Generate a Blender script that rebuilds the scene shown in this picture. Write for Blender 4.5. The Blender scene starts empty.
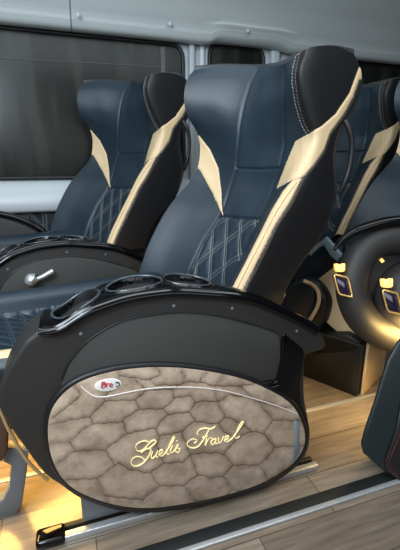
import bpy, bmesh, math, random
import numpy as np
from math import sin, cos, pi, radians
from mathutils import Vector, Matrix
random.seed(4); np.random.seed(4)
sc = bpy.context.scene
COL = sc.collection

# ------------------------------------------------------------------ measuring
# The photograph was solved for its camera; traced outlines are laid back on the
# real planes they belong to (aisle-side plane of the armrest, floor, wall ...).
F = 390.0; H = .91; YAW = radians(19); PIT = radians(16)
FW = np.array([sin(YAW)*cos(PIT), cos(YAW)*cos(PIT), -sin(PIT)])
RT = np.array([cos(YAW), -sin(YAW), 0.]); UP = np.cross(RT, FW)
C0 = np.array([0., 0., H])
def ray(x, y): return FW + RT*(x-200)/F + UP*(275-y)/F
def onY(x, y, Y): d = ray(x, y); return C0 + d*(Y/d[1])
def onZ(x, y, Z=0.): d = ray(x, y); return C0 + d*((Z-H)/d[2])
def atd(x, y, D): return C0 + ray(x, y)*D
def onP(x, y, P, n):
    d = ray(x, y); P = np.array(P, float); n = np.array(n, float)
    return C0 + d*(((P-C0)@n)/(d@n))

# ------------------------------------------------------------------ splines
def crom(p0, p1, p2, p3, t):
    return .5*((2*p1)+(-p0+p2)*t+(2*p0-5*p1+4*p2-p3)*t*t+(-p0+3*p1-3*p2+p3)*t**3)
def resample(P, n, closed=False):
    P = np.array(P, float); m = len(P); out = []
    seg = m if closed else m-1
    for k in range(n):
        u = k/(n if closed else n-1)*seg; i = min(int(u), seg-1); t = u-i
        if closed: q = [P[(i+j-1) % m] for j in range(4)]
        else:
            q = [P[max(0, min(m-1, i+j-1))] for j in range(4)]
            if i == 0: q[0] = 2*P[0]-P[1]
            if i == m-2: q[3] = 2*P[-1]-P[-2]
        out.append(crom(*q, t))
    return np.array(out)
def even(P, n):
    D = resample(P, 400); s = np.r_[0, np.cumsum(np.linalg.norm(np.diff(D, axis=0), axis=1))]
    t = np.linspace(0, s[-1], n)
    return np.stack([np.interp(t, s, D[:, k]) for k in range(D.shape[1])], 1)
def inpoly(X, Y, poly):
    r = np.zeros(X.shape, bool); n = len(poly)
    for i in range(n):
        x1, y1 = poly[i]; x2, y2 = poly[(i+1) % n]
        if y1 == y2: continue
        c = ((Y < y1) != (Y < y2)) & (X < (x2-x1)*(Y-y1)/(y2-y1)+x1)
        r ^= c
    return r
def dline(X, Y, L):
    d = np.full(X.shape, 1e9)
    for (x1, y1), (x2, y2) in zip(L[:-1], L[1:]):
        dx, dy = x2-x1, y2-y1; t = np.clip(((X-x1)*dx+(Y-y1)*dy)/(dx*dx+dy*dy+1e-12), 0, 1)
        d = np.minimum(d, np.hypot(X-x1-t*dx, Y-y1-t*dy))
    return d

# ------------------------------------------------------------------ materials
MATS = {}
def mat(name, col, rough=.5, metal=0., coat=0., bump=0., bscale=400., emit=None, estr=0., spec=.5, vary=0., vscale=6.):
    m = bpy.data.materials.new(name); m.use_nodes = True; nt = m.node_tree; b = nt.nodes['Principled BSDF']
    b.inputs['Base Color'].default_value = (*col, 1); b.inputs['Roughness'].default_value = rough
    b.inputs['Metallic'].default_value = metal; b.inputs['Coat Weight'].default_value = coat
    b.inputs['Coat Roughness'].default_value = .06; b.inputs['Specular IOR Level'].default_value = spec
    if emit: b.inputs['Emission Color'].default_value = (*emit, 1); b.inputs['Emission Strength'].default_value = estr
    tc = nt.nodes.new('ShaderNodeTexCoord')
    if vary:
        n = nt.nodes.new('ShaderNodeTexNoise'); n.inputs['Scale'].default_value = vscale; n.inputs['Detail'].default_value = 4
        mx = nt.nodes.new('ShaderNodeMix'); mx.data_type = 'RGBA'
        mx.inputs['A'].default_value = (*[c*(1-vary) for c in col], 1); mx.inputs['B'].default_value = (*[min(1, c*(1+vary)) for c in col], 1)
        nt.links.new(tc.outputs['Object'], n.inputs['Vector']); nt.links.new(n.outputs['Fac'], mx.inputs['Factor'])
        nt.links.new(mx.outputs['Result'], b.inputs['Base Color'])
    if bump:
        n = nt.nodes.new('ShaderNodeTexNoise'); n.inputs['Scale'].default_value = bscale; n.inputs['Detail'].default_value = 3
        bp = nt.nodes.new('ShaderNodeBump'); bp.inputs['Strength'].default_value = bump; bp.inputs['Distance'].default_value = .002
        nt.links.new(tc.outputs['Object'], n.inputs['Vector']); nt.links.new(n.outputs['Fac'], bp.inputs['Height'])
        nt.links.new(bp.outputs['Normal'], b.inputs['Normal'])
    MATS[name] = m; return m
BLUE = (.0175, .033, .047)
M_blue = mat('navy leather', BLUE, .38, bump=.25, vary=.12)
M_dark = mat('black leather', (.0125, .0125, .014), .42, bump=.25)
M_ear = mat('black leather smooth', (.010, .011, .013), .5, bump=.2)
M_shell = mat('console leather', (.028, .026, .025), .5, bump=.35, bscale=500)
M_inset = mat('console inset vinyl', (.048, .049, .045), .6, bump=.2)
M_cream = mat('cream leather', (.82, .61, .36), .5, bump=.2, vary=.08)
M_tan = mat('tan piping', (.50, .33, .16), .5)
M_brown = mat('brown seam', (.10, .05, .03), .7)
M_stitch = mat('pale thread', (.55, .50, .45), .8)
M_ostitch = mat('copper thread', (.42, .22, .12), .7)
M_rstitch = mat('red thread', (.30, .05, .05), .8)
M_piano = mat('piano black', (.003, .003, .004), .09, spec=.42)
M_plastic = mat('matt black plastic', (.010, .010, .011), .45)
M_back = mat('grey seat back shell', (.03, .032, .036), .45)
M_cup = mat('cup well', (.006, .006, .007), .55)
M_chrome = mat('chrome', (.75, .76, .78), .18, 1.)
M_alu = mat('brushed aluminium', (.62, .64, .66), .35, .6)
M_steel = mat('grey painted steel', (.16, .18, .20), .45)
M_rimrefl = mat('blue grey reflection', (.22, .28, .32), .3)
M_ring = mat('cup ring gloss', (.05, .065, .075), .22, coat=.6)
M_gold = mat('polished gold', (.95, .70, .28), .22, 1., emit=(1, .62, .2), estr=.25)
M_goldlit = mat('lit gold button and glint', (1, .75, .3), .3, .3, emit=(1, .58, .14), estr=1.2)
M_lens = mat('dark violet lens', (.02, .015, .04), .12, coat=1.)
M_beige = mat('beige vinyl', (.80, .61, .36), .45, bump=.1)
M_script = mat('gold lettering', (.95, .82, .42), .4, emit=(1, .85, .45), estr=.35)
M_white = mat('white line', (.85, .78, .74), .4)
M_red = mat('red badge print', (.55, .05, .08), .5)
M_badge = mat('badge white', (.85, .82, .78), .35)
M_wallp = mat('pale grey wall trim', (.50, .55, .58), .45, vary=.04)
M_ceil = mat('grey ceiling panel', (.50, .545, .54), .6, bump=.1, vary=.05, vscale=2)
M_sill = mat('white sill', (.66, .71, .74), .35)
M_rubber = mat('window rubber', (.01, .011, .012), .5)
M_darkwall = mat('dark rear trim', (.012, .015, .02), .6)
M_belt = mat('grey belt buckle', (.30, .42, .52), .35)
M_black_alu = mat('black rail', (.008, .010, .010), .55)

def nd(nt, t, **k):
    n = nt.nodes.new(t)
    for a, v in k.items(): setattr(n, a, v)
    return n
def mth(nt, op, a, b=None, c=None):
    n = nt.nodes.new('ShaderNodeMath'); n.operation = op
    for i, v in enumerate((a, b, c)):
        if v is None: continue
        if isinstance(v, (int, float)): n.inputs[i].default_value = v
        else: nt.links.new(v, n.inputs[i])
    return n.outputs[0]
def quilt(name, col, thread, su, sd, slope, half=.085, wid=.035, tstr=1., diagd=True):
    """diamond quilting in the part's own UV map: double thread along u, pressed seams and thread along the diagonal"""
    m = mat(name, col, .42); nt = m.node_tree; b = nt.nodes['Principled BSDF']
    uv = nd(nt, 'ShaderNodeUVMap'); sp = nd(nt, 'ShaderNodeSeparateXYZ'); nt.links.new(uv.outputs[0], sp.inputs[0])
    x, y = sp.outputs[0], sp.outputs[1]
    u = mth(nt, 'DIVIDE', mth(nt, 'ADD', x, mth(nt, 'MULTIPLY', y, -.06)), su)
    v = mth(nt, 'DIVIDE', mth(nt, 'ADD', y, mth(nt, 'MULTIPLY', x, slope)), sd)
    def cen(s): return mth(nt, 'ABSOLUTE', mth(nt, 'SUBTRACT', mth(nt, 'FRACT', s), .5))
    du, dv = cen(u), cen(v)
    def thread_mask(d):
        t = mth(nt, 'ABSOLUTE', mth(nt, 'SUBTRACT', d, half)); return mth(nt, 'LESS_THAN', t, wid)
    tm = thread_mask(du)
    if diagd: tm = mth(nt, 'MAXIMUM', tm, mth(nt, 'MULTIPLY', thread_mask(dv), .45))
    dash = mth(nt, 'MULTIPLY', tm, tstr)
    mx = nd(nt, 'ShaderNodeMix', data_type='RGBA'); mx.inputs['A'].default_value = (*col, 1); mx.inputs['B'].default_value = (*thread, 1)
    nt.links.new(dash, mx.inputs['Factor']); nt.links.new(mx.outputs['Result'], b.inputs['Base Color'])
    h = mth(nt, 'MINIMUM', mth(nt, 'SMOOTH_MIN', du, .30, .1), mth(nt, 'SMOOTH_MIN', dv, .30, .1))
    bp = nd(nt, 'ShaderNodeBump'); bp.inputs['Strength'].default_value = .8; bp.inputs['Distance'].default_value = .02
    nt.links.new(h, bp.inputs['Height']); nt.links.new(bp.outputs['Normal'], b.inputs['Normal'])
    return m
M_quilt = quilt('navy diamond quilting', BLUE, (.40, .38, .35), 14, 24, -.75, half=.07, wid=.024, tstr=.45)
M_quilt2 = quilt('navy cushion quilting', (.014, .027, .042), (.10, .13, .16), 12, 12, 1.0, tstr=.35)
M_quiltd = quilt('black wall quilting', (.012, .018, .024), (.25, .28, .30), 10, 12, 1.2, tstr=.5)

def mat_wood():
    m = mat('wood plank floor', (.2, .15, .1), .22, coat=.25); nt = m.node_tree; b = nt.nodes['Principled BSDF']
    tc = nd(nt, 'ShaderNodeTexCoord'); mp = nd(nt, 'ShaderNodeMapping'); mp.inputs['Scale'].default_value = (1, 1, 1)
    nt.links.new(tc.outputs['Object'], mp.inputs[0])
    br = nd(nt, 'ShaderNodeTexBrick'); br.offset = .37
    br.inputs['Color1'].default_value = (.21, .165, .125, 1); br.inputs['Color2'].default_value = (.33, .27, .21, 1); br.inputs['Mortar'].default_value = (.12, .095, .07, 1)
    br.inputs['Scale'].default_value = 1; br.inputs['Mortar Size'].default_value = .0016; br.inputs['Brick Width'].default_value = .62; br.inputs['Row Height'].default_value = .135
    nt.links.new(mp.outputs[0], br.inputs[0])
    mp2 = nd(nt, 'ShaderNodeMapping'); mp2.inputs['Scale'].default_value = (3, 34, 1); nt.links.new(tc.outputs['Object'], mp2.inputs[0])
    n = nd(nt, 'ShaderNodeTexNoise'); n.inputs['Scale'].default_value = 1.6; n.inputs['Detail'].default_value = 8; n.inputs['Roughness'].default_value = .65
    nt.links.new(mp2.outputs[0], n.inputs['Vector'])
    cr = nd(nt, 'ShaderNodeValToRGB'); cr.color_ramp.elements[0].position = .3; cr.color_ramp.elements[0].color = (.55, .55, .55, 1)
    cr.color_ramp.elements[1].position = .75; cr.color_ramp.elements[1].color = (1.25, 1.2, 1.15, 1); nt.links.new(n.outputs[0], cr.inputs[0])
    mx = nd(nt, 'ShaderNodeMix', data_type='RGBA', blend_type='MULTIPLY'); mx.inputs['Factor'].default_value = 1
    nt.links.new(br.outputs['Color'], mx.inputs['A']); nt.links.new(cr.outputs[0], mx.inputs['B']); nt.links.new(mx.outputs['Result'], b.inputs['Base Color'])
    return m
M_wood = mat_wood()
def mat_stone():
    m = mat('hexagonal stone print under gloss', (.4, .33, .27), .3, coat=.7); nt = m.node_tree; b = nt.nodes['Principled BSDF']
    b.inputs['Coat Roughness'].default_value = .12
    at = nd(nt, 'ShaderNodeAttribute'); at.attribute_name = 'stone'; sp = nd(nt, 'ShaderNodeSeparateColor'); nt.links.new(at.outputs['Color'], sp.inputs[0])
    tc = nd(nt, 'ShaderNodeTexCoord'); n = nd(nt, 'ShaderNodeTexNoise'); n.inputs['Scale'].default_value = 28; n.inputs['Detail'].default_value = 9; n.inputs['Roughness'].default_value = .7
    nt.links.new(tc.outputs['Object'], n.inputs['Vector'])
    cr = nd(nt, 'ShaderNodeValToRGB'); e = cr.color_ramp.elements; e[0].position = .28; e[0].color = (.30, .215, .15, 1); e[1].position = .78; e[1].color = (.66, .525, .40, 1)
    f = mth(nt, 'ADD', n.outputs[0], mth(nt, 'MULTIPLY', mth(nt, 'SUBTRACT', sp.outputs[1], .5), .35)); nt.links.new(f, cr.inputs[0])
    g = nd(nt, 'ShaderNodeValToRGB'); e = g.color_ramp.elements; e[0].position = .0; e[0].color = (.20, .16, .13, 1); e[1].position = .10; e[1].color = (.80, .78, .76, 1)
    e2 = g.color_ramp.elements.new(.55); e2.color = (1.12, 1.12, 1.12, 1)
    nt.links.new(sp.outputs[0], g.inputs[0])
    mx = nd(nt, 'ShaderNodeMix', data_type='RGBA', blend_type='MULTIPLY'); mx.inputs['Factor'].default_value = 1
    nt.links.new(cr.outputs[0], mx.inputs['A']); nt.links.new(g.outputs[0], mx.inputs['B']); nt.links.new(mx.outputs['Result'], b.inputs['Base Color'])
    return m
M_stone = mat_stone()
def mat_glass():
    m = mat('dark tinted window glass', (.016, .018, .015), .25, spec=.22); nt = m.node_tree; b = nt.nodes['Principled BSDF']
    tc = nd(nt, 'ShaderNodeTexCoord'); mp = nd(nt, 'ShaderNodeMapping'); mp.inputs['Scale'].default_value = (5, 1, .8); mp.inputs['Rotation'].default_value = (0, .15, 0)
    nt.links.new(tc.outputs['Object'], mp.inputs[0]); n = nd(nt, 'ShaderNodeTexNoise'); n.inputs['Scale'].default_value = 2.2; n.inputs['Detail'].default_value = 3
    nt.links.new(mp.outputs[0], n.inputs['Vector']); cr = nd(nt, 'ShaderNodeValToRGB'); e = cr.color_ramp.elements
    e[0].position = .48; e[0].color = (.012, .013, .011, 1); e[1].position = .8; e[1].color = (.045, .048, .036, 1)
    nt.links.new(n.outputs[0], cr.inputs[0]); nt.links.new(cr.outputs[0], b.inputs['Base Color']); return m
M_glass = mat_glass()

# ------------------------------------------------------------------ object helpers
def link(name, me, m, parent=None, smooth=True, inv=None):
    o = bpy.data.objects.new(name, me); COL.objects.link(o)
    if m: me.materials.append(m)
    if smooth:
        for p in me.polygons: p.use_smooth = True
    if parent: o.parent = parent
    return o
def tag(o, label=None, cat=None, group=None, kind=None):
    if label: o['label'] = label
    if cat: o['category'] = cat
    if group: o['group'] = group
    if kind: o['kind'] = kind
    return o
class Frame:
    """the frame of one thing: takes world points to the local frame of its Empty"""
    def __init__(s, loc, rz, k=1.):
        s.M = Matrix.Translation(Vector(loc)) @ Matrix.Rotation(rz, 4, 'Z') @ Matrix.Scale(k, 4); s.I = np.array(s.M.inverted())
    def L(s, P):
        P = np.atleast_2d(np.array(P, float)); return P @ s.I[:3, :3].T + s.I[:3, 3]
WORLD = Frame((0, 0, 0), 0)
def mesh(name, V, Fc, m, parent=None, fr=WORLD, smooth=True, uv=None, local=False):
    V = np.array(V, float)
    if not local: V = fr.L(V)
    me = bpy.data.meshes.new(name); me.from_pydata([tuple(v) for v in V], [], [tuple(int(i) for i in f) for f in Fc]); me.update()
    if uv is not None:
        l = me.uv_layers.new(name='UVMap'); idx = np.zeros(len(me.loops), int); me.loops.foreach_get('vertex_index', idx)
        l.data.foreach_set('uv', np.array(uv, float)[idx].ravel())
    return link(name, me, m, parent, smooth)
def frombm(name, bm, m, parent=None, fr=WORLD, smooth=True):
    bm.transform(Matrix(fr.I.tolist())); bmesh.ops.recalc_face_normals(bm, faces=bm.faces)
    me = bpy.data.meshes.new(name); bm.to_mesh(me); bm.free(); o = link(name, me, m, parent, smooth)
    if smooth:
        o.data.set_sharp_from_angle(angle=radians(50))
    return o
def extrude(bm, P, D, bev=.0, seg=3):
    """closed outline P (world) pushed along D, its rims rounded"""
    vs = [bm.verts.new(p) for p in P]; f = bm.faces.new(vs)
    r = bmesh.ops.extrude_face_region(bm, geom=[f]); nv = [g for g in r['geom'] if isinstance(g, bmesh.types.BMVert)]
    bmesh.ops.translate(bm, verts=nv, vec=Vector(D))
    if bev:
        s1 = set(vs); s2 = set(nv)
        es = [e for e in bm.edges if (e.verts[0] in s1 and e.verts[1] in s1) or (e.verts[0] in s2 and e.verts[1] in s2)]
        bmesh.ops.bevel(bm, geom=es, offset=bev, segments=seg, profile=.5, affect='EDGES', clamp_overlap=True)
    return bm
def slab(name, px, Y, dep, bev, m, parent=None, fr=WORLD, n=0, f=None, D=None, seg=4):
    """traced outline laid on the vertical plane Y and given depth away from the aisle"""
    P = resample(px, n, True) if n else np.array(px, float)
    P = [f(*p) if f else onY(p[0], p[1], Y) for p in P]
    bm = bmesh.new(); extrude(bm, P, D if D is not None else (0, dep, 0), bev, seg)
    return frombm(name, bm, m, parent, fr)
def tubebm(bm, P, r, seg=8, closed=False, cap=True):
    P = [Vector(p) for p in P]; n = len(P); rings = []; up = Vector((0, 0, 1)); prev = None
    for i, p in enumerate(P):
        a = P[(i-1) % n] if (i or closed) else p; b = P[(i+1) % n] if (i < n-1 or closed) else p
        t = (b-a).normalized() if (b-a).length > 1e-9 else Vector((1, 0, 0))
        if prev is None: s = t.cross(up if abs(t.z) < .9 else Vector((1, 0, 0))).normalized()
        else: s = (prev-t*prev.dot(t)).normalized()
        prev = s; w = t.cross(s); rr = r[i] if hasattr(r, '__len__') else r
        rings.append([bm.verts.new(p+(s*cos(2*pi*k/seg)+w*sin(2*pi*k/seg))*rr) for k in range(seg)])
    for i in range(n if closed else n-1):
        A, B = rings[i], rings[(i+1) % n]
        for k in range(seg): bm.faces.new((A[k], A[(k+1) % seg], B[(k+1) % seg], B[k]))
    if cap and not closed: bm.faces.new(rings[0][::-1]); bm.faces.new(rings[-1])
def tube(name, P, r, m, parent=None, fr=WORLD, seg=8, closed=False):
    bm = bmesh.new(); tubebm(bm, P, r, seg, closed); return frombm(name, bm, m, parent, fr)
def boxbm(bm, a, b, bev=0.):
    a, b = np.minimum(a, b), np.maximum(a, b)
    P = [(a[0], a[1], a[2]), (b[0], a[1], a[2]), (b[0], a[1], b[2]), (a[0], a[1], b[2])]
    vs0 = set(bm.verts); vs = [bm.verts.new(p) for p in P]; f = bm.faces.new(vs)
    r = bmesh.ops.extrude_face_region(bm, geom=[f]); nv = [g for g in r['geom'] if isinstance(g, bmesh.types.BMVert)]
    bmesh.ops.translate(bm, verts=nv, vec=(0, b[1]-a[1], 0))
    if bev:
        es = [e for e in bm.edges if e.verts[0] not in vs0 and e.verts[1] not in vs0]
        bmesh.ops.bevel(bm, geom=es, offset=bev, segments=3, profile=.5, affect='EDGES', clamp_overlap=True)
def box(name, a, b, m, parent=None, fr=WORLD, bev=.004):
    bm = bmesh.new(); boxbm(bm, a, b, bev); return frombm(name, bm, m, parent, fr)
def empty(name, loc, rz, label, cat, group=None):
    o = bpy.data.objects.new(name, None); COL.objects.link(o); o.location = loc; o.rotation_euler = (0, 0, rz); o.empty_display_size = .1
    return tag(o, label, cat, group)
def copy_tree(o, skip=(), parent=None):
    c = o.copy(); COL.objects.link(c); c.parent = parent
    for ch in o.children:
        if ch.name.split('.')[0] not in skip: copy_tree(ch, skip, c)
    return c

# ------------------------------------------------------------------ camera
cd = bpy.data.cameras.new('camera'); cam = bpy.data.objects.new('camera', cd); COL.objects.link(cam); sc.camera = cam
cam.location = C0; cam.rotation_euler = (radians(90)-PIT, 0, -YAW); cd.sensor_width = 36; cd.lens = F/550*36; cd.clip_start = .02

# ------------------------------------------------------------------ the main seat
N0 = (.675, 1.02, 0.); A0 = radians(16); SF = Frame(N0, A0)
seat = empty('captain_seat', N0, A0, 'large navy leather seat in the foreground whose armrest side carries the stone-patterned oval panel', 'seat')
EX = np.array([cos(A0), sin(A0), 0]); EY = np.array([-sin(A0), cos(A0), 0])
def sw(x, y, w):
    d = ray(x, y); t = (w-(C0-np.array(N0))@EY)/(d@EY); p = C0+d*t-np.array(N0); return np.array([p@EX, w, p[2]])
ROWS = [
[(194,70),(222,66),(258,67),(271,66),(284,64),(299,54),(312,47),(336,46),(354,54)],
[(187,80),(215,80),(250,81),(268,81),(283,79),(294,74),(308,69),(338,66),(361,70)],
[(184,97),(212,101),(244,103),(263,103),(281,101),(296,98),(310,94),(338,90),(360,88)],
[(187,115),(214,122),(241,125),(262,126),(283,125),(302,121),(314,118),(336,114),(350,112)],
[(197,133),(218,142),(240,146),(262,147),(284,146),(306,137),(316,136),(328,134),(338,132)],
[(200,152),(219,160),(239,165),(259,168),(279,167),(300,155),(311,155),(322,155),(333,155)],
[(194,176),(214,183),(234,187),(254,190),(273,190),(289,180),(303,180),(319,179),(334,178)],
[(170,205),(195,210),(223,215),(240,217),(258,218),(272,208),(285,210),(311,206),(333,203)],
[(153,235),(178,238),(206,241),(228,243),(246,244),(257,237),(269,240),(299,238),(319,238)],
[(143,260),(168,262),(195,264),(216,266),(234,266),(244,261),(256,262),(283,262),(301,262)],
[(136,285),(160,286),(188,288),(206,290),(222,290),(231,287),(243,291),(264,290),(286,285)],
[(130,310),(152,312),(180,315),(198,318),(213,318),(221,312),(232,315),(254,315),(275,312)]]
WC = [.52, .44, .34, .25, .16, .05, .01, 0, 0]
NV, NU = 460, 310
ctrl = np.array([[list(p)+list(sw(p[0], p[1], w)) for p, w in zip(r, WC)] for r in ROWS])      # rows x 9 x (px,py,x,w,z)
dn = np.stack([resample(ctrl[:, j], NV) for j in range(9)], 1)
G = np.stack([resample(dn[i], NU) for i in range(NV)])
GX, GY = G[..., 0], G[..., 1]; P3 = G[..., 2:].copy()
du = np.gradient(P3, axis=1); dv = np.gradient(P3, axis=0); NRM = np.cross(du, dv); NRM /= np.linalg.norm(NRM, axis=2, keepdims=True)+1e-9
if NRM[NV//2, NU//2, 0] > 0: NRM = -NRM
# soft rounded shoulders towards both silhouettes: roll the rims back a little
CREASE = [(262,60),(250,84),(244,104),(240,125),(238,146),(236,168),(228,195),(221,216)]
HEADS = [(237,168),(258,169),(278,168)]
LUMB = [(221,216),(240,218),(258,219)]
QL = [(221,216),(205,240),(193,265),(184,290),(170,325)]
QR = [(284,60),(283,100),(284,146),(279,168),(270,195),(258,219),(243,250),(229,283),(215,320)]
EAR = [(299,50),(294,74),(296,98),(302,121),(308,134)]
CUP_ = [(308,134),(322,126),(336,114),(350,93),(357,74),(361,64)]
CLF = [(308,134),(295,141),(287,160),(276,188)]
CLOW = [(276,188),(290,180),(302,178),(315,165),(325,150),(331,133),(345,114),(354,97),(360,80)]
CF1 = [(199,136),(210,150),(218,168),(221,190),(222,214)]
CF2 = [(222,214),(212,192),(200,170),(194,166)]
S_IN = [(290,181),(282,190),(270,210),(255,240),(244,262),(231,287),(217,318)]
S_OUT = [(302,178),(290,203),(276,225),(257,264),(243,291),(230,320)]
S_MID = [(297,183),(286,197),(273,218),(256,252),(237,289),(223,320)]
disp = np.zeros(GX.shape); FADE = np.clip(np.arange(NV)/20, 0, 1)[:, None]
for L_, dep, sg in ((CREASE, .003, 1.6), (HEADS, .005, 1.1), (LUMB, .006, 1.3), (QL, .007, 1.5), (QR, .0035, 1.6), (EAR, .003, .9), (CLF, .002, .8), (CUP_, .003, 1.0), (CLOW, .003, 1.0), (CF1, .003, .9), (CF2, .004, 1.0), (S_IN, .004, 1.0), (S_OUT, .003, .9), (S_MID, .003, .8)):
    disp -= dep*np.exp(-(dline(GX, GY, L_)/sg)**2)
QUILT = [(221,216),(240,218),(258,219),(243,250),(229,283),(213,325),(160,325),(184,290),(193,265),(205,240)]
inq = inpoly(GX, GY, QUILT)
disp += inq*.004*np.minimum(1, dline(GX, GY, QUILT+[QUILT[0]])/4)
disp *= FADE; P3 += NRM*disp[..., None]
CREAMN = CLF[::1] + CLOW[1:] + [(366,76),(366,60)] + CUP_[::-1][:-1]
CREAMF = [(185,130)] + CF1 + CF2[1:] + [(180,160)]
EARP = [(299,30),(380,30)] + [(366,60)] + CUP_[::-1] + EAR[::-1]
STR = S_IN + S_OUT[::-1]
SIDE = S_OUT[::-1] + CLOW[3:] + [(366,76),(400,60),(400,340),(225,340)]
HEAD = [(170,20),(330,20),(299,50)] + EAR[1:] + [(295,141),(287,160),(283,168),(258,169),(236,168),(218,168),(210,150),(199,136),(170,130)]
fx = .25*(GX[:-1, :-1]+GX[1:, :-1]+GX[:-1, 1:]+GX[1:, 1:]); fy = .25*(GY[:-1, :-1]+GY[1:, :-1]+GY[:-1, 1:]+GY[1:, 1:])
cls = np.zeros(fx.shape, int)
jj = np.broadcast_to(np.arange(NU-1)[None, :]/(NU-1)*8, fx.shape)
cls[inpoly(fx, fy, HEAD)] = 1
cls[inpoly(fx, fy, SIDE) & (jj > 5)] = 2
cls[(jj > 7.0) & (fy < 175)] = 2
cls[inpoly(fx, fy, EARP) & (jj > 4.7)] = 3
cls[inpoly(fx, fy, QUILT)] = 4
cls[inpoly(fx, fy, STR)] = 5
cls[inpoly(fx, fy, CREAMN) & (jj > 4)] = 6
cls[inpoly(fx, fy, CREAMF) & (jj < 3)] = 7
idx = np.arange(NV*NU).reshape(NV, NU); VV = P3.reshape(-1, 3); UVp = np.stack([GX.ravel(), -GY.ravel()+400], 1)
def piece(name, k, m, lab=None, parent=seat):
    q = np.argwhere(cls == k); i, j = q[:, 0], q[:, 1]
    fs = np.stack([idx[i, j], idx[i+1, j], idx[i+1, j+1], idx[i, j+1]], 1)
    used, invx = np.unique(fs, return_inverse=True)
    o = mesh(name, VV[used], invx.reshape(fs.shape), m, parent, uv=UVp[used], local=True)
    if lab: o['label'] = lab
    return o
backrest = piece('backrest', 0, M_blue); piece('headrest', 1, M_blue)
piece('side_panel', 2, M_dark, 'black leather side of the backrest'); piece('headrest_wing', 3, M_ear, 'black leather side wing of the headrest')
piece('quilted_insert', 4, M_quilt, 'diamond quilted lower back insert'); piece('trim_stripe', 5, M_cream, 'double cream stripe along the bolster')
piece('cream_panel', 6, M_cream, 'cream leather panel under the headrest wing'); piece('cream_panel', 7, M_cream, 'narrow cream leather wedge beside the headrest')
# rear shell
NS = 40; RV = []
_w = P3[NV//2, ::-1, 1][::4]; SFR = np.maximum.accumulate((_w-_w[0])/(_w[-1]-_w[0]))
for i in range(NV):
    a_, b_ = P3[i, 0], P3[i, -1]
    for k in range(NS+1):
        s = k/NS; p = b_*(1-s)+a_*s; bul = .13*np.sqrt(max(0, sin(pi*s)))*(.3+.7*min(1, i/70)**.5)
        fx_ = np.interp(s, SFR, P3[i, ::-1, 0][::4][:len(SFR)]); p = p+np.array([bul, 0, 0]); p[0] = max(p[0], fx_+.05*sin(pi*s) if 0 < s < 1 else p[0]); RV.append(p)
RV = np.array(RV).reshape(NV, NS+1, 3); rid = np.arange(NV*(NS+1)).reshape(NV, NS+1)
fcs = [(rid[i, k], rid[i, k+1], rid[i+1, k+1], rid[i+1, k]) for i in range(NV-1) for k in range(NS)]
V2 = list(RV.reshape(-1, 3)); base = len(V2); top = []
for j in range(NS+1):
    s = j/NS; tt = (1-s)*(NU-1); a = int(tt); f_ = tt-a; b = min(NU-1, a+1); top.append(P3[0, a]*(1-f_)+P3[0, b]*f_)
rowsT = [RV[0]]
for q in (.2, .4, .6, .8): rowsT.append(RV[0]*(1-q)+np.array(top)*q+np.array([0, 0, .014*sin(pi*q)]))
rowsT.append(np.array(top))
for r_ in rowsT[1:]: V2 += list(r_)
def tid(r, k): return rid[0, k] if r == 0 else base+(r-1)*(NS+1)+k
for r in range(5):
    for k in range(NS): fcs.append((tid(r, k), tid(r+1, k), tid(r+1, k+1), tid(r, k+1)))
mesh('back_shell', V2, fcs, M_back, seat, local=True)['label'] = 'dark moulded back of the seat'
# threads: sewn lines lie on the surface
def on_surf(px, py):
    d = (GX-px)**2+(GY-py)**2; i, j = np.unravel_index(np.argmin(d), d.shape); return P3[i, j]+NRM[i, j]*.0006
def dashes(name, L_, off, m, r=.0008, step=5.0, parent=seat, lab=None, duty=.62):
    L_ = even(L_, 200); t = np.gradient(L_, axis=0); nn = np.stack([-t[:, 1], t[:, 0]], 1); nn /= np.linalg.norm(nn, axis=1, keepdims=True); L_ = L_+nn*off
    s = np.r_[0, np.cumsum(np.linalg.norm(np.diff(L_, axis=0), axis=1))]; bm = bmesh.new(); q = 0
    while q+step*duty < s[-1]:
        pts = [on_surf(np.interp(z, s, L_[:, 0]), np.interp(z, s, L_[:, 1])) for z in (q, q+step*duty)]
        if np.linalg.norm(pts[0]-pts[1]) > 1e-4: tubebm(bm, pts, r, 5)
        q += step
    me = bpy.data.meshes.new(name); bm.to_mesh(me); bm.free(); o = link(name, me, m, parent)
    if lab: o['label'] = lab
    return o
dashes('stitching', EAR, 1.6, M_stitch, .0009, 3.4, lab='pale stitching along the headrest wing')
dashes('stitching', EAR, -1.6, M_ostitch, .0008, 3.4, lab='copper stitching along the headrest wing')
dashes('stitching', S_OUT, -2.0, M_ostitch, .0007, 2.6, lab='copper stitching beside the cream stripe')
dashes('stitching', S_IN[1:], .9, M_brown, .0009, 2.2, lab='brown stitching on the inner edge of the stripe', duty=.9)
dashes('stitching', [(300,140),(301,155),(296,172)], 0, M_tan, .0006, 3, lab='tan stitching down the cream panel')
tube('piping', [on_surf(*p) for p in even(S_MID, 60)],   .0012, M_tan, seat, seg=6)['label'] = 'brown piping down the middle of the cream stripe'
# loop handle on the rear edge of the side
hp = [sw(345, 120, -.005), sw(350, 131, -.02), sw(352, 146, -.025), sw(350, 165, -.025), sw(345, 182, -.02), sw(339, 194, -.005)]
bm = bmesh.new(); tubebm(bm, resample(hp, 30), .0085, 10); me = bpy.data.meshes.new('grab_handle'); bm.to_mesh(me); bm.free(); link('grab_handle', me, M_plastic, seat)

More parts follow.
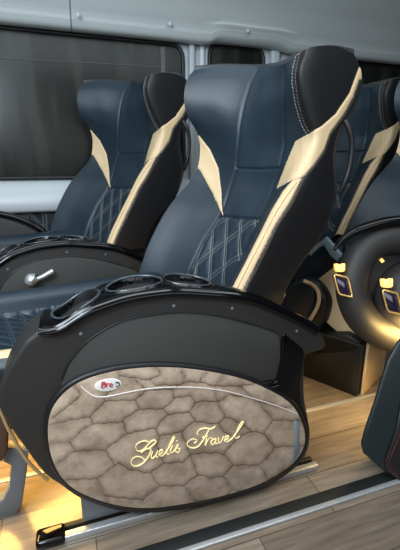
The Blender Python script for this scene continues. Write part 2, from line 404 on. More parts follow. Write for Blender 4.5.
# ---- seat cushion (local frame: x back, w across)
def cushion(par, x0, x1, w0, w1, zt, drop=.14, tag_=''):
    prof = [(0, zt-drop), (0, zt-.045), (.006, zt-.02), (.028, zt-.002), (.045, zt+.004), (.058, zt+.003), (.085, zt-.004), (.115, zt-.022), (.20, zt-.016), (.28, zt-.014), (.36, zt-.016), (.42, zt-.012), (.445, zt+.03), (.475, zt+.05), (.51, zt+.045), (.53, zt+.01), (.535, zt-.05), (.535, zt-drop)]
    k = (w1-w0)/.535; prof = np.array([(w0+a*k, b) for a, b in prof]); D = resample(prof, 120); n = 60
    xs = np.linspace(x0, x1, n); V = np.zeros((n, 120, 3))
    for i, x in enumerate(xs):
        e = max(0, 1-(x-x0)/.09); V[i, :, 0] = x; V[i, :, 1] = D[:, 0]-(x+.22)*.287*np.clip(1-D[:, 0]/.75, 0, 1); V[i, :, 2] = D[:, 1]-.06*(1-math.sqrt(max(0, 1-e*e)))
    ii = np.arange(n*120).reshape(n, 120); t = np.arange(119)/119*17
    uv = np.stack([V[..., 0].ravel()*260, V[..., 1].ravel()*260], 1)
    def part(name, sel, m, lab=None):
        f = [(ii[i, j], ii[i+1, j], ii[i+1, j+1], ii[i, j+1]) for i in range(n-1) for j in range(119) if sel(t[j])]
        if name == 'seat_cushion':
            f += [tuple(ii[0, ::-1]), tuple(ii[-1]), (ii[0, 0], ii[0, -1], ii[-1, -1], ii[-1, 0])]
        o = mesh(name, V.reshape(-1, 3), f, m, par if name == 'seat_cushion' else cu[0], uv=uv, local=True)
        bm = bmesh.new(); bm.from_mesh(o.data); bmesh.ops.delete(bm, geom=[v for v in bm.verts if not v.link_faces], context='VERTS'); bm.to_mesh(o.data); bm.free()
        if lab: o['label'] = lab
        return o
    cu = [None]
    cu[0] = part('seat_cushion', lambda a: a < 2.6 or 5.2 <= a < 6.8 or a >= 11.2, M_blue)
    part('trim_stripe', lambda a: 2.6 <= a < 5.2, M_cream, 'cream stripe along the cushion edge')
    part('quilted_insert', lambda a: 6.8 <= a < 11.2, M_quilt2, 'diamond quilted cushion centre')
    return cu[0]
cushion(seat, -.93, -.22, -.02, .52, .462)

# ---- armrest console with its side panel (all on the aisle side)
YC = .80
BODY = [(40,331),(53,333),(65,330),(87,316),(108,307),(131,300),(155,296),(180,294),(210,295),(253,301),(280,312),(307,326),(319,333),(326,341),(325,349),(312,354),(306,360),(305,384),(306,402),(310,425),(310,448),(298,467),(270,487),(230,501),(190,510),(150,515),(115,512),(80,500),(61,487),(44,475),(25,450),(7,424),(-3,402),(3,378),(15,356),(24,343),(32,336)]
console = slab('armrest', BODY, YC, .125, .024, M_shell, seat, SF, n=140, seg=6)
console['label'] = 'black leather armrest console'
INS = [(60,392),(68,365),(90,340),(120,323),(150,316),(185,313),(220,317),(252,325),(276,333),(281,338),(281,360),(277,378),(266,388),(262,430),(80,430)]
slab('inset_panel', resample(INS[:9], 60).tolist()+INS[9:], YC-.004, .012, .003, M_inset, console, SF, seg=2)['label'] = 'flat charcoal inset above the oval panel'
tube('inset_piping', [onY(*p, YC-.0045) for p in even([(61,380),(70,361),(90,339),(120,322),(150,315),(185,312),(220,316),(252,324),(277,332)], 60)], .0018, M_plastic, console, SF, seg=6)
slab('gloss_trim', [(283,336),(292,340),(303,350),(304,362),(300,385),(302,405),(309,425),(309,440),(300,424),(290,408),(272,394),(262,386),(276,382),(281,365)], YC-.006, .02, .003, M_piano, console, SF, n=80, seg=2)['label'] = 'glossy black trim behind the inset'
bm = bmesh.new()
boxbm(bm, onY(262, 387, YC-.014), onY(272, 379, YC-.002), .002); boxbm(bm, onY(271, 391, YC-.016), onY(281, 382, YC-.002), .003)
tubebm(bm, [onY(*p, YC-.012) for p in resample([(282,338),(283,352),(281,366),(277,380)], 12)], .0022, 6)
frombm('panel_latch', bm, M_piano, console, SF)
OV = [(46,428),(51,407),(66,389),(88,377),(120,369),(160,366),(200,369),(240,377),(270,389),(292,403),(303,420),(307,438),(303,453),(290,468),(265,483),(230,495),(190,504),(150,509),(115,506),(80,494),(60,478),(49,455)]
OVr = resample(OV, 160, True); cen = OVr.mean(0)
slab('oval_rim', cen+(OVr-cen)*np.array([1.02, 1.035]), YC-.016, .03, .007, M_plastic, console, SF, seg=4)['label'] = 'black rim of the oval panel'
# stone-patterned oval: a fine mesh; cell edges kept as an attribute of the surface
nr, na = 170, 320; OVd = resample(OV, na, True)
NET = [[(81,395),(67,407),(53,418)],[(50,425),(70,420),(90,417),(105,401),(104,396)],[(90,417),(93,424),(81,431),(70,442)],[(44,444),(60,443),(70,442)],
 [(70,442),(75,451),(59,462),(52,468)],[(75,451),(105,450),(127,433.5),(123,422),(93,424)],[(105,450),(115,466),(97,478.5),(64,480)],[(97,478.5),(105,496),(110,508)],
 [(105,401),(135,400)],[(135,400),(140,409),(125.5,418),(123,422)],[(135,400),(147,390),(172,389),(174.5,398),(163.6,409),(140,409)],
 [(174.5,398),(189.5,395.5),(196,402),(189.5,412),(168,414.5),(163.6,409)],[(168,414.5),(155.5,428),(127,433.5)],[(155.5,428),(159.5,436),(181,432),(195,421),(189.5,412)],
 [(159.5,436),(157,446),(163.6,463.5),(150,473),(128,469),(118,462),(115,466)],[(181,432),(186,442),(190,455),(184,462),(163.6,463.5)],[(190,455),(196,453.5),(214,452.6),(223.6,454)],
 [(190,455),(197.6,474.5),(184,485.5),(159.5,486),(150,473)],[(197.6,474.5),(210,478),(223.6,476)],[(184,485.5),(193.6,500),(190,508)],[(193.6,500),(221,501)],
 [(159.5,486),(142,500),(105,496)],[(195,421),(207,423),(218,424)],[(196,402),(210,401),(217,402)],[(217,402),(226,417),(218,424)],
 [(217,402),(229,395),(251,397),(258,401),(273,420),(264,433.5),(251,431),(240,422.6),(226,417)],[(273,420),(310,421)],[(251,431),(237,439),(223.6,454)],[(218,424),(226,433),(237,439)],
 [(223.6,454),(233,465),(258,465),(272.7,452.6),(274,447),(264,433.5)],[(274,447),(312,445)],[(233,465),(223.6,476),(232,489.5),(221,501),(222,510)],
 [(232,489.5),(254,493.5),(268.6,480),(262,469),(258,465)],[(268.6,480),(292,466)],[(120,376),(150,380),(161,374),(153,362)],[(150,380),(155,385),(180,385),(185,382),(181,364)],
 [(185,382),(199,382),(207,372),(207,364)],[(228,370),(215,386)],[(199,382),(215,386),(240,386),(262,382)],[(215,386),(217,402)],[(172,389),(180,385)],[(240,386),(251,397)],[(258,401),(285,408),(300,404)],[(104,396),(112,390),(120,376),(118,364)],[(81,395),(74,384)],[(147,390),(135,380)]]
V = []; UVs = []
for i in range(nr+1):
    r = (i/nr); q = cen+(OVd-cen)*r*.985; V.append(q)
V = np.concatenate(V); w = V+.45*np.stack([np.sin(V[:, 1]*.55+V[:, 0]*.13)+.5*np.sin(V[:, 1]*1.3), np.sin(V[:, 0]*.47)+.5*np.sin(V[:, 0]*1.1+V[:, 1]*.3)], 1)
edge = np.full(len(V), 1e9)
for L_ in NET: edge = np.minimum(edge, dline(w[:, 0], w[:, 1], L_))
edge = np.clip(edge/9, 0, 1); tone = .5+.3*np.sin(V[:, 0]*.11+1)*np.cos(V[:, 1]*.14)
rr = np.repeat(np.arange(nr+1)/nr, na); yy = YC-.018-.012*(1-rr**4)-.0008*np.minimum(1, edge*4)
W3 = np.array([onY(p[0], p[1], y) for p, y in zip(V, yy)])
ii = np.arange((nr+1)*na).reshape(nr+1, na)
f = [(ii[i, j], ii[i, (j+1) % na], ii[i+1, (j+1) % na], ii[i+1, j]) for i in range(1, nr) for j in range(na)]+[(ii[0, 0], ii[1, (j+1) % na], ii[1, j]) for j in range(na)]
stone = mesh('oval_panel', W3, f, M_stone, console, SF); stone['label'] = 'glossy oval panel printed with hexagonal stones'
ca = stone.data.color_attributes.new('stone', 'FLOAT_COLOR', 'POINT')
ca.data.foreach_set('color', np.stack([edge, tone, rr, np.ones(len(rr))], 1).ravel())
def pY(px, py, lift=.001):
    d = np.array([px, py])-cen; r = min(1, np.linalg.norm(d)/ (np.linalg.norm((OVd-cen)[np.argmin(np.abs(np.angle(((OVd-cen)@np.array([1, 1j]))/complex(d[0], d[1]+1e-9))))])*.985))
    return onY(px, py, YC-.018-.012*(1-r**4)-.0008-lift)
tube('accent_line', [pY(*p, .0005) for p in even([(81,386),(86,391),(94,396),(104,397),(120,394),(140,390),(165,387.5),(195,387.5),(225,391),(255,399),(280,407),(297,414)], 90)], .0013, M_white, console, SF, seg=6)['label'] = 'thin white line arching over the oval panel'
# lettering in script strokes
def strokes(name, S, ox, oy, sc_, m, r, lift=.0015, lab=None, bm=None, fin=True):
    bm = bm or bmesh.new()
    for s in S:
        s = [(ox+a/sc_, oy+b/sc_) for a, b in s]; P = resample(s, max(6, 7*len(s))) if len(s) > 2 else np.array(s)
        n = len(P); rad = [r*(.65+.6*abs(sin(3.1*k/n+1))) for k in range(n)]
        tubebm(bm, [pY(*p, lift) for p in P], rad, 6)
    if not fin: return bm
    o = frombm(name, bm, m, console, SF)
    if lab: o['label'] = lab
    return o
G1 = [[(168,132),(192,112),(206,96),(196,87),(172,99),(142,133),(112,150),(96,144),(91,120),(108,101),(138,91),(162,95)],
 [(120,158),(150,137),(176,138),(167,172),(142,208),(110,231),(80,235),(64,216),(74,191),(100,181),(126,186),(141,200)],
 [(186,152),(178,180),(188,190),(204,172),(216,148),(207,180),(218,183)], [(222,172),(240,156),(241,141),(226,150),(224,172),(240,177),(256,162)],
 [(256,165),(290,112),(312,74),(302,73),(276,130),(267,163),(280,166)], [(302,115),(287,150),(298,158),(312,144)], [(324,92),(327,88)],
 [(314,146),(332,112),(326,128),(344,138),(334,157),(316,150)]]
G2 = [[(202,94),(178,108),(142,104),(112,114),(98,132),(104,142)], [(168,108),(146,150),(120,190),(95,213),(64,216),(42,200),(48,180),(75,166),(97,175),(82,191)],
 [(128,158),(150,150),(160,148)], [(152,158),(145,202),(156,178),(170,160),(184,162)], [(206,164),(186,170),(177,190),(190,197),(207,168),(202,192),(214,190)],
 [(220,160),(222,188),(236,180),(250,150)], [(252,176),(274,161),(276,148),(259,156),(257,178),(274,181),(290,166)],
 [(290,172),(325,126),(361,72),(349,74),(325,120),(314,155),(325,162),(341,150)]]
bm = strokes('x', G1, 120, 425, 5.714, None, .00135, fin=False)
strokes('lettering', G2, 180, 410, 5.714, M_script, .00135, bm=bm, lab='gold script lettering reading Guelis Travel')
be = [(108+13.5*cos(t)+.0*sin(t), 385+6.2*sin(t)-1.6*cos(t)) for t in np.linspace(0, 2*pi, 48, endpoint=False)]
bm = bmesh.new(); extrude(bm, [pY(*p, .0012) for p in be], (0, .002, 0), .0004, 2); badge = frombm('badge', bm, M_badge, console, SF); badge['label'] = 'small white oval badge with red lettering'
B1 = [[(114,106),(135,103),(150,110),(132,122),(112,126)], [(122,104),(114,156)], [(132,124),(152,132),(146,150),(116,158)], [(166,112),(160,150)], [(163,126),(176,113),(188,116)], [(214,116),(200,124),(200,144),(213,148),(224,136),(222,120),(214,116)]]
strokes('badge_lettering', B1, 90, 372, 10, M_red, .0013, .002, lab='red script print on the badge')
strokes('badge_mark', [[(255,108),(280,104),(293,118),(286,140),(262,146)]], 90, 372, 10, M_plastic, .0012, .002, lab='dark curved mark on the badge')
slab('rim_reflection', [(294,420),(299,422),(300,452),(293,464)], YC-.022, .01, .001, M_rimrefl, console, SF, seg=1)['label'] = 'blue-grey reflection shaped as a strip at the right end of the oval panel'  # coloured strip stands for a reflection in the glossy panel rim
for q in ((81, 334), (174, 306), (232.5, 308.5), (297, 331)):
    c = onY(*q, YC); bm = bmesh.new(); bmesh.ops.create_uvsphere(bm, u_segments=16, v_segments=8, radius=.0042)
    bmesh.ops.transform(bm, matrix=Matrix.Translation(Vector(c)) @ Matrix.Diagonal((1, .4, 1, 1)), verts=bm.verts); frombm('screw', bm, M_steel, console, SF)
# glossy top cap with three cup wells
LC = [(38,334),(52,335),(66,331),(87,317.5),(108,309),(131,302),(155,298),(180,296),(210,297.5),(232,299.5),(253,303.5),(280,314.5),(307,328),(316,334)]
lc = even([onY(*p, .793)[[0, 2]] for p in LC], 560); tg = np.gradient(lc, axis=0); tg /= np.linalg.norm(tg, axis=1, keepdims=True); nm = np.stack([-tg[:, 1], tg[:, 0]], 1)
X_t = onY(205, 290, .8)[0]; X_e = onY(232, 300, .8)[0]; nt_ = 90; V = np.zeros((560, nt_+10, 3))
cups = [(onY(76, 304, .856)[0], .050), (onY(135, 291, .856)[0], .062), (onY(187, 289, .856)[0], .056)]
for i in range(560):
    x, z = lc[i]; k = np.clip((x-X_t)/(X_e-X_t), 0, 1); k = k*k*(3-2*k); wd = .128*(1-k)+.035*k; e0 = np.clip((x-lc[0, 0])/.05, 0, 1)
    pr = [(.0, -.004), (-.004, .002), (-.003, .009), (.002, .014), (.007, .0165)]+[(.007+(wd-.014)*s, .0175) for s in np.linspace(0, 1, nt_)]+[(wd-.004, .016), (wd, .010), (wd+.001, .004), (wd, -.004), (wd-.01, -.006)]
    for j, (dy, h) in enumerate(pr):
        yv = .793+dy; h2 = h*(.35+.65*e0**.5)+(.004*math.sin(pi*min(1, max(0, dy/wd))) if h > .01 else 0); dz = 0
        if 5 <= j < 5+nt_:
            for cx, cr_ in cups:
                rr_ = math.hypot((x-cx)/cr_, (yv-.857)/.049)
                if rr_ < 1: dz -= .065*(1-np.clip((rr_-.86)/.14, 0, 1)**2)
                elif rr_ < 1.14: dz += .0035*sin(pi*(rr_-1)/.14)
        V[i, j] = (x+nm[i, 0]*h2, yv, z+nm[i, 1]*h2+dz)
ii = np.arange(V.shape[0]*V.shape[1]).reshape(V.shape[:2])
f = [(ii[i, j], ii[i, j+1], ii[i+1, j+1], ii[i+1, j]) for i in range(559) for j in range(V.shape[1]-1)]+[tuple(ii[0]), tuple(ii[-1, ::-1])]
def wellf(q):
    c = np.mean([V[k // V.shape[1], k % V.shape[1]] for k in q], axis=0)
    return any(math.hypot((c[0]-cx)/cr_, (c[1]-.857)/.049) < .985 for cx, cr_ in cups)
wm = [5 <= q[0] % V.shape[1] < 4+nt_ and wellf(q) for q in f]
capo = mesh('armrest_cap', V.reshape(-1, 3), [q for q, k in zip(f, wm) if not k], M_piano, console, SF)
fw_ = [q for q, k in zip(f, wm) if k]; used, iv = np.unique(np.array(fw_), return_inverse=True); iv = iv.reshape(-1, 4); VW = V.reshape(-1, 3)[used]
for cx, cr_ in cups:
    fsel = [t for t in iv if abs(VW[t, 0].mean()-cx) < cr_]; u2, i2 = np.unique(np.array(fsel), return_inverse=True)
    mesh('cup_well', VW[u2], i2.reshape(-1, 4), M_cup, console, SF)['label'] = 'dark cup well'
capo['label'] = 'glossy black armrest top with three cup wells'
for cx, cr_ in cups:
    i = int(np.argmin(abs(lc[:, 0]-cx))); z = lc[i, 1]+.021
    P = [(cx+cr_*1.04*cos(t), .857+.050*sin(t), np.interp(cx+cr_*1.04*cos(t), lc[:, 0], lc[:, 1])+.0215) for t in np.linspace(0, 2*pi, 48, endpoint=False)]
    tube('cup_ring', P, .0032, M_ring, console, SF, seg=8, closed=True)['label'] = 'grey gloss ring round the cup well'
tube('edge_piping', [onY(*p, .822) for p in even([(-40,350),(-14,383),(-2,405),(8,428),(22,453),(34,468),(48,480)], 40)], .004, M_tan, console, SF)['label'] = 'tan piping along the lower front edge'

# ---- pedestal below the seat
p1 = onZ(84, 534); ped = box('pedestal', (p1[0], .845, .02), (p1[0]+.30, .875, .30), M_steel, seat, SF, .003); ped['label'] = 'grey steel pedestal plate'
r0 = onZ(62, 540)[0]; 
o = box('floor_rail', (r0, .818, 0), (r0+.75, .838, .018), M_alu, seat, SF, .003); o['label'] = 'aluminium floor rail'
box('rail_cover', (r0-.06, .812, 0), (r0+.01, .862, .026), M_piano, o, SF, .01)
box('rail_strip', (r0+.0, .853, 0), (r0+.75, .868, .012), M_black_alu, o, SF, .002)
LEG = [(4,448),(28,452),(27,470),(22,505),(13,521),(-10,528),(-10,508),(3,500),(9,488),(11,466),(3,462)]
slab('leg_bracket', LEG, .95, .035, .004, M_steel, seat, SF, seg=2)['label'] = 'bent grey steel leg bracket'
slab('leg_bracket', [(-14,405),(8,405),(8,425),(7,452),(2,462),(-14,458)], .93, .03, .004, M_brown, seat, SF, seg=2)['label'] = 'dark brown bracket cover'
box('seat_pan', (-.12, .98, .27), (.62, 1.34, .33), M_plastic, seat, SF, .01)

# ------------------------------------------------------------------ repeats of the seat
seat2 = copy_tree(seat, skip=('pedestal', 'floor_rail', 'leg_bracket', 'oval_panel', 'accent_line', 'badge', 'lettering', 'badge_lettering', 'badge_mark', 'oval_rim', 'rim_reflection'))
seat2.location = (.41, 1.80, .065); seat2.rotation_euler = (0, 0, radians(26))
seat2['label'] = 'navy leather seat with cream trim next to the big side window, beyond the foreground seat'
seat2['category'] = 'seat'
S2 = Frame((.41, 1.80, .065), radians(26))
for ch in seat2.children:
    if ch.name.startswith('armrest'): ch.location.z -= .075
# lever on its console and a slim armrest on the window side
lp = np.array(S2.M @ Vector(SF.L(onY(0, 300, YC-.012))[0])); ln = np.array(S2.M.to_3x3() @ (SF.M.to_3x3().inverted() @ Vector((0, 1, 0))))
lv = [onP(x, y, lp-ln*.012, ln) for x, y in ((27, 276), (33, 280), (42, 277), (53, 271))]
tube('recline_lever', resample(lv, 24), [.006+.019*max(0, sin(pi*min(1, (k+1)/13))) if k < 12 else .006+.004*(k/23) for k in range(24)], M_alu, seat2, S2, 10)['label'] = 'chrome recline lever'
arc = even([onY(x, y, 2.12) for x, y in [(-60,214),(-25,212),(0,214),(22,220),(40,229),(50,238)]], 40)
bm = bmesh.new(); tubebm(bm, arc, .016, 10); wa = frombm('window_armrest', bm, M_piano, seat2, S2); wa['label'] = 'glossy black armrest on the window side'
slab('window_armrest_body', [(-60,218),(-25,215),(0,217),(22,224),(40,233),(50,243),(40,300),(-60,300)], 2.115, .05, .01, M_shell, seat2, S2)
box('pedestal', (.02, 1.75, 0), (.32, 2.1, .36), M_steel, seat2, S2, .01)

REAR = ('armrest', 'pedestal', 'floor_rail', 'leg_bracket', 'seat_cushion', 'seat_pan', 'recline_lever')
seat3 = copy_tree(seat, skip=REAR); L3 = (1.53, 1.62, .08); seat3.location = L3; seat3.rotation_euler = (0, 0, radians(16)); S3 = Frame(L3, radians(16))
seat3['label'] = 'navy seat with long cream stripe in the row behind, seen over the black box pedestal'
seat4 = copy_tree(seat, skip=REAR); L4 = (1.54, 1.01, .13); seat4.location = L4; seat4.rotation_euler = (0, 0, radians(6)); S4 = Frame(L4, radians(6), .93); seat4.scale = (.93,)*3
seat4['label'] = 'navy seat at the right edge with round black armrests and gold framed switches'
# seat 3: pedestal box, cushion, buckle
Aq, Bq = onZ(301, 375), onZ(356, 397); nq = np.array([-(Bq-Aq)[1], (Bq-Aq)[0], 0]); nq /= np.linalg.norm(nq)
if nq[0] < 0: nq = -nq
def onQ(off=0.): return lambda x, y: onP(x, y, Bq+nq*off, nq)
hB = onP(359, 345, Bq, nq)[2]
Fq = [Aq, Bq, Bq+np.array([0, 0, hB]), Aq+np.array([0, 0, hB])]
bm = bmesh.new(); extrude(bm, Fq, nq*.26, .004, 2); pd = frombm('pedestal', bm, M_plastic, seat3, S3); pd['label'] = 'black box pedestal'
tube('edge_trim', [Aq+np.array([0, 0, hB])-nq*.002, Bq+np.array([0, 0, hB])-nq*.002], .0035, M_back, pd, S3)
e = (Bq-Aq)/np.linalg.norm(Bq-Aq)
bm = bmesh.new(); extrude(bm, [Bq+e*.004+nq*.03, Bq+e*.004+nq*.26, Bq+e*.004+nq*.26+np.array([0, 0, hB+.05]), Bq+e*.004+nq*.03+np.array([0, 0, hB+.05])], e*.012, .003, 2)
frombm('side_cover', bm, M_beige, pd, S3)['label'] = 'beige side cover lit from below'
slab('leg_panel', [(311,284),(322,276),(334,267),(345,268),(356,336),(350,345),(337,332),(325,322),(318,310)], 0, 0, .006, M_beige, seat3, S3, f=onQ(.04), D=nq*.03, seg=2)['label'] = 'beige panel below the cushion'
slab('underframe', [(318,334),(346,334),(360,342),(358,352),(312,356)], 0, 0, .006, M_plastic, seat3, S3, f=onQ(.0), D=nq*.2, seg=2)
cq = slab('seat_cushion', [(281,318),(282,298),(290,284),(302,279),(314,281),(324,292),(328,306),(322,326),(308,338),(292,332)], 0, 0, .03, M_dark, seat3, S3, n=60, f=onQ(.0), D=nq*.3, seg=5); cq['label'] = 'rounded navy cushion front'
slab('quilted_insert', [(280,316),(282,300),(289,287),(300,282),(308,284),(314,292),(313,306),(302,326),(290,324)], 0, 0, .012, M_blue, cq, S3, n=50, f=onQ(-.012), D=nq*.04, seg=4)['label'] = 'dark navy face of the cushion'
tube('trim_stripe', [onQ(-.012)(*p) for p in even([(304,281),(313,285),(318.5,293),(318,305),(311,318),(303,329)], 40)], .0085, M_cream, cq, S3)['label'] = 'cream piping round the cushion front'
slab('side_bolster', [(288,272),(300,256),(314,246),(330,248),(346,262),(335,270),(318,280),(300,283)], 0, 0, .012, M_blue, seat3, S3, n=50, f=onQ(.06), D=nq*.10, seg=4)
bk = slab('belt_buckle', [(321,241),(326,237),(337,250),(341,255),(337,262),(330,256)], 0, 0, .004, M_belt, seat3, S3, f=onQ(.04), D=nq*.02, seg=2); bk['label'] = 'grey-blue seat belt buckle'
tube('buckle_strap', [onQ(.05)(*p) for p in [(310,254),(318,246),(324,242)]], .009, M_belt, bk, S3)

# seat 4: round console noses with gold framed switches, calf rest
DA = 1.42
ringp = even([atd(x, y, DA) for x, y in [(430,240),(402,239),(382,241),(366,250),(356,266),(352,286),(356,306),(366,322),(382,333),(402,338),(430,336)]], 70)
bm = bmesh.new(); tubebm(bm, ringp, [.054+.004*sin(pi*k/69) for k in range(70)], 24); arm = frombm('armrest', bm, M_shell, seat4, S4); arm['label'] = 'round black leather armrest nose'
cp = even([atd(x, y, DA-.045) for x, y in [(334,250),(342,240),(354,232),(370,226),(392,221),(430,218)]], 50)
bm = bmesh.new(); tubebm(bm, cp, [.006+.012*min(1, k/14) for k in range(50)], 12); frombm('armrest_cap', bm, M_piano, arm, S4)['label'] = 'glossy black armrest top'
bm = bmesh.new(); bmesh.ops.create_uvsphere(bm, u_segments=48, v_segments=24, radius=1)
fwv = Vector(FW); Rm = Matrix((Vector(RT), Vector(UP), -fwv)).transposed().to_4x4()
bmesh.ops.transform(bm, matrix=Matrix.Translation(Vector(atd(414, 304, DA+.02))) @ Rm @ Matrix.Diagonal((.15, .165, .10, 1)), verts=bm.verts)
arm2 = frombm('armrest', bm, M_shell, seat4, S4); arm2['label'] = 'second black armrest nose inside the ring'
bm = bmesh.new(); extrude(bm, [atd(x, y, DA+.03) for x, y in [(345,245),(430,240),(430,345),(375,345),(350,325),(342,290)]], FW*.03, .01, 3); frombm('armrest_core', bm, M_plastic, arm, S4)
def switch(cx, cy, D, s, par, lean):
    P = [(cx+a*s, cy+b*s) for a, b in [(-8.2,-10.5),(4.6,-7.6),(8.6,10),(-3.4,7.2)]]
    W = [atd(x, y, D) for x, y in P]; L_ = []
    for k in range(4):
        a, b, c = np.array(P[k-1]), np.array(P[k]), np.array(P[(k+1) % 4])
        for t in (0, .33, .66, 1):
            A_ = b+(a-b)*.16; C_ = b+(c-b)*.16; L_.append((1-t)**2*A_+2*t*(1-t)*b+t*t*C_)
    bm = bmesh.new(); extrude(bm, [atd(x, y, D+.003) for x, y in L_], FW*.022, .001, 1); sw_ = frombm('switch', bm, M_lens, par, S4); sw_['label'] = 'dark violet diamond-shaped switch'
    return sw_, L_
for (cx, cy, D, s, par, bx_, by_) in ((342.8, 286, DA-.062, 1.12, arm, 341, 267.5), (392, 302.5, DA-.085, 1.22, arm2, 388.5, 283)):
    o, L_ = switch(cx, cy, D, s, par, 0)
    bm = bmesh.new(); tubebm(bm, [atd(x, y, D) for x, y in L_], .003, 8, closed=True)
    # button above: rounded shield
    frombm('switch_frame', bm, M_gold, par, S4)['label'] = 'gold frame of the switch'
    bp = [(bx_+a*s, by_+b*s) for a, b in [(-3.8,-3.6),(0,-2.6),(3.6,-3.8),(4,0),(3.4,3.2),(0,4),(-3,3.2),(-4,0)]]
    bm = bmesh.new(); extrude(bm, [atd(x, y, D) for x, y in resample(bp, 32, True)], FW*.03, .003, 2); frombm('lit_button', bm, M_goldlit, par, S4)['label'] = 'glowing gold button'
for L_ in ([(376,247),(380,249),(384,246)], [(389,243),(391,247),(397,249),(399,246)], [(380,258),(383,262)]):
    tube('gold_glint', [atd(x, y, DA-.01) for x, y in L_], .006, M_goldlit, arm, S4)['label'] = 'gold glint shaped as a small glowing piece inside the armrest ring'  # emissive tubes stand for gold glints in the dark recess
CR = [(408,328),(395,342),(385,360),(378,382),(372,402),(363,428),(358.5,444),(361,455),(384,474),(404,488),(440,505),(440,330)]
M_teal = mat('teal black leather', (.014, .022, .024), .4, bump=.2)
cr = slab('calf_rest', CR, 0, 0, .02, M_teal, seat4, S4, f=lambda x, y: atd(x, y, 1.16), D=FW*.10+RT*.09, seg=5); cr['label'] = 'black leather calf rest'
slab('quilted_insert', [(402,400),(396,432),(386,458),(387,470),(404,484),(440,500),(440,400)], 0, 0, .006, M_dark, cr, S4, f=lambda x, y: atd(x, y, 1.15), D=FW*.02, seg=3)['label'] = 'raised face of the calf rest'
bm = bmesh.new()
for off in (0, 3):
    L_ = even([(401,428),(398,440),(392,452+off),(386.5+off,460),(388+off,468),(398,478-off)], 60)
    for k in range(0, 57, 4): tubebm(bm, [atd(*L_[k], 1.147), atd(*L_[k+2], 1.147)], .0007, 5)
frombm('stitching', bm, M_rstitch, cr, S4)['label'] = 'red stitching'

# ------------------------------------------------------------------ the van itself
def st(o, k='structure'): o['kind'] = k; return o
st(box('floor', (-3.2, -1.2, -.05), (4.4, 2.6, 0), M_wood, bev=0))
st(box('trim_1', (-3.2, .7075, 0), (4.4, .742, .005), M_black_alu, bev=.002))
st(box('trim_2', (-3.2, .692, 0), (4.4, .707, .007), M_alu, bev=.003))
WY = 2.45
uvw = [(-3.2*100, 0), (4.4*100, 0), (4.4*100, 65), (-3.2*100, 65)]
st(mesh('baseboard_left', [(-3.2, WY-.03, 0), (4.4, WY-.03, 0), (4.4, WY-.03, .65), (-3.2, WY-.03, .65)], [(0, 1, 2, 3)], M_quiltd, uv=uvw, smooth=False))
st(box('wall_left', (-3.2, WY, 0), (4.4, WY+.12, 1.75), M_wallp, bev=0))
# moulded sill
prof = [(WY, .64), (WY-.07, .645), (WY-.085, .66), (WY-.085, .70), (WY-.075, .745), (WY-.06, .758), (WY-.055, .775), (WY-.035, .80), (WY-.01, .812), (WY, .815)]
V = [(x, y, z) for x in (-3.2, 4.4) for y, z in prof]; n = len(prof)
o = mesh('trim_3', V, [(i, i+1, n+i+1, n+i) for i in range(n-1)], M_sill); st(o)
st(box('trim_10', (-3.2, 1.078, 0), (4.4, 1.094, .005), M_alu, bev=.001))
# curved ceiling with its lip over the windows
prof = resample([(WY, 1.60), (WY-.05, 1.568), (WY-.10, 1.572), (WY-.125, 1.60), (WY-.135, 1.625), (WY-.16, 1.66), (WY-.25, 1.76), (WY-.42, 1.88), (WY-.75, 1.97), (1.0, 2.02), (.2, 2.03), (-.6, 1.99), (-1.05, 1.80), (-1.2, 1.55)], 120)
xs = np.linspace(-3.2, 4.4, 160); V = []
for x in xs:
    for k, (y, z) in enumerate(prof):
        b = 0
        for c, hw in ((1.12, .26),):
            b += np.clip((hw-abs(x-c))/.06, 0, 1)
        V.append((x, y-.02*b*(k < 45)*(k > 8), z+.028*b*math.exp(-((k-22)/16)**2)))
n = len(prof)
st(mesh('ceiling', V, [(i*n+k, i*n+k+1, (i+1)*n+k+1, (i+1)*n+k) for i in range(159) for k in range(n-1)], M_ceil))
sx = onY(71, 20, WY-.14)[0]
st(tube('trim_4', [(sx, y, z-.001) for y, z in prof[14:80]], .003, M_steel, seg=6))
for q, (px_, py_) in enumerate(((78, 15), (170, 24), (248, 31))):
    c = onY(px_, py_, WY-.165); bm = bmesh.new(); bmesh.ops.create_uvsphere(bm, u_segments=16, v_segments=8, radius=.011)
    bmesh.ops.transform(bm, matrix=Matrix.Translation(Vector(c)) @ Matrix.Diagonal((1, .5, 1, 1)), verts=bm.verts)
    o = frombm('screw_cap', bm, M_wallp); tag(o, ('grey round screw cap on the ceiling panel just right of the panel seam', 'grey round screw cap on the ceiling above the right end of the big window', 'grey round screw cap on the ceiling above the small rear window')[q], 'screw cap')
def rrect(x0, x1, z0, z1, r, n=8):
    P = []
    for cx, cz, a in ((x1-r, z1-r, 0), (x0+r, z1-r, 90), (x0+r, z0+r, 180), (x1-r, z0+r, 270)):
        for k in range(n+1): t = radians(a+90*k/n); P.append((cx+r*cos(t), cz+r*sin(t)))
    return P
def window(n_, x0, x1, z0, z1):
    P = rrect(x0, x1, z0, z1, .07); bm = bmesh.new(); extrude(bm, [(x, WY-.008, z) for x, z in P], (0, .012, 0), 0)
    o = st(frombm('window_%d' % n_, bm, M_glass, smooth=False))
    tube('window_frame', [(x, WY-.008, z) for x, z in P], .012, M_rubber, o, seg=8, closed=True)
    return o
window(1, -2.3, .735, .83, 1.57); window(2, .90, 1.26, 1.0, 1.60); window(3, 1.62, 2.75, .83, 1.575)
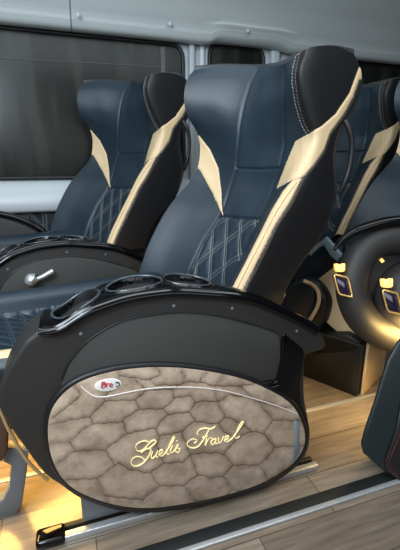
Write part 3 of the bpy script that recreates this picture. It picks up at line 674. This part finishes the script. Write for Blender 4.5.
# pillar covers beside the windows
st(box('trim_5', (.765, WY-.045, .80), (.80, WY, 1.60), M_wallp, bev=.012)); st(box('trim_6', (.835, WY-.03, .80), (.865, WY, 1.60), M_sill, bev=.012))
st(box('trim_7', (1.30, WY-.045, .80), (1.36, WY, 1.60), M_wallp, bev=.014))
st(tube('trim_9', [onY(*p, WY-.012) for p in even([(-90,55),(0,58),(50,61),(110,64),(170,68)], 40)], .0016, M_steel, seg=6))
# pale blind edge seen in the first window
st(box('trim_8', (.60, WY-.012, .95), (.625, WY-.0085, 1.55), mat('blind edge', (.10, .11, .09), .5), bev=0))
st(box('wall_back', (3.6, -1.2, 0), (3.7, 2.6, 2.1), M_darkwall, bev=0)); st(box('wall_front', (-3.3, -1.2, 0), (-3.2, 2.6, 2.1), M_darkwall, bev=0))
st(box('wall_right', (-3.2, -1.3, 0), (4.4, -1.2, 2.0), mat('right wall', (.10, .11, .12), .6), bev=0))

# ------------------------------------------------------------------ light
def area(name, loc, tgt, sx_, sy_, e, col):
    l = bpy.data.lights.new(name, 'AREA'); l.shape = 'RECTANGLE'; l.size = sx_; l.size_y = sy_; l.energy = e; l.color = col
    o = bpy.data.objects.new(name, l); COL.objects.link(o); o.location = loc
    o.rotation_euler = (Vector(tgt)-Vector(loc)).to_track_quat('-Z', 'Y').to_euler(); return o
COOL = (.78, .90, 1.0)
area('added key light', (-.75, .1, 1.55), (.5, 1.1, .9), .7, .6, 25, COOL)  # added key lamp inside the cabin, favours the main seat over the far one
area('ceiling light', (-.2, .55, 1.93), (-.2, .6, 0), 1.6, .5, 14, (.92, .97, 1))
area('rear ceiling light', (1.2, .35, 1.93), (1.3, .9, 0), .8, .4, 5, (.85, .93, 1))
area('side window light', (.3, -1.0, 1.2), (.4, 1.5, .6), 2.2, .6, 9, (.95, .97, 1))
area('wall wash', (0, 1.4, 1.80), (.2, 2.5, 1.2), 2.0, .3, 5, COOL)
WARM = (1, .66, .22)
area('under seat light', (-.22, 1.12, .26), (-.2, 1.08, 0), .5, .12, 4.5, (1, .60, .15))
area('under rear seat light', (1.15, .93, .36), (1.06, 1.13, 0), .3, .12, 6.5, WARM)
area('rear foot light', (1.05, 1.55, .30), (1.0, 1.4, 0), .3, .1, 2.0, WARM)
w = bpy.data.worlds.new('world'); sc.world = w; w.use_nodes = True
w.node_tree.nodes['Background'].inputs[0].default_value = (.5, .6, .7, 1); w.node_tree.nodes['Background'].inputs[1].default_value = .12
sc.view_settings.view_transform = 'Standard'; sc.view_settings.look = 'None'; sc.view_settings.exposure = .12
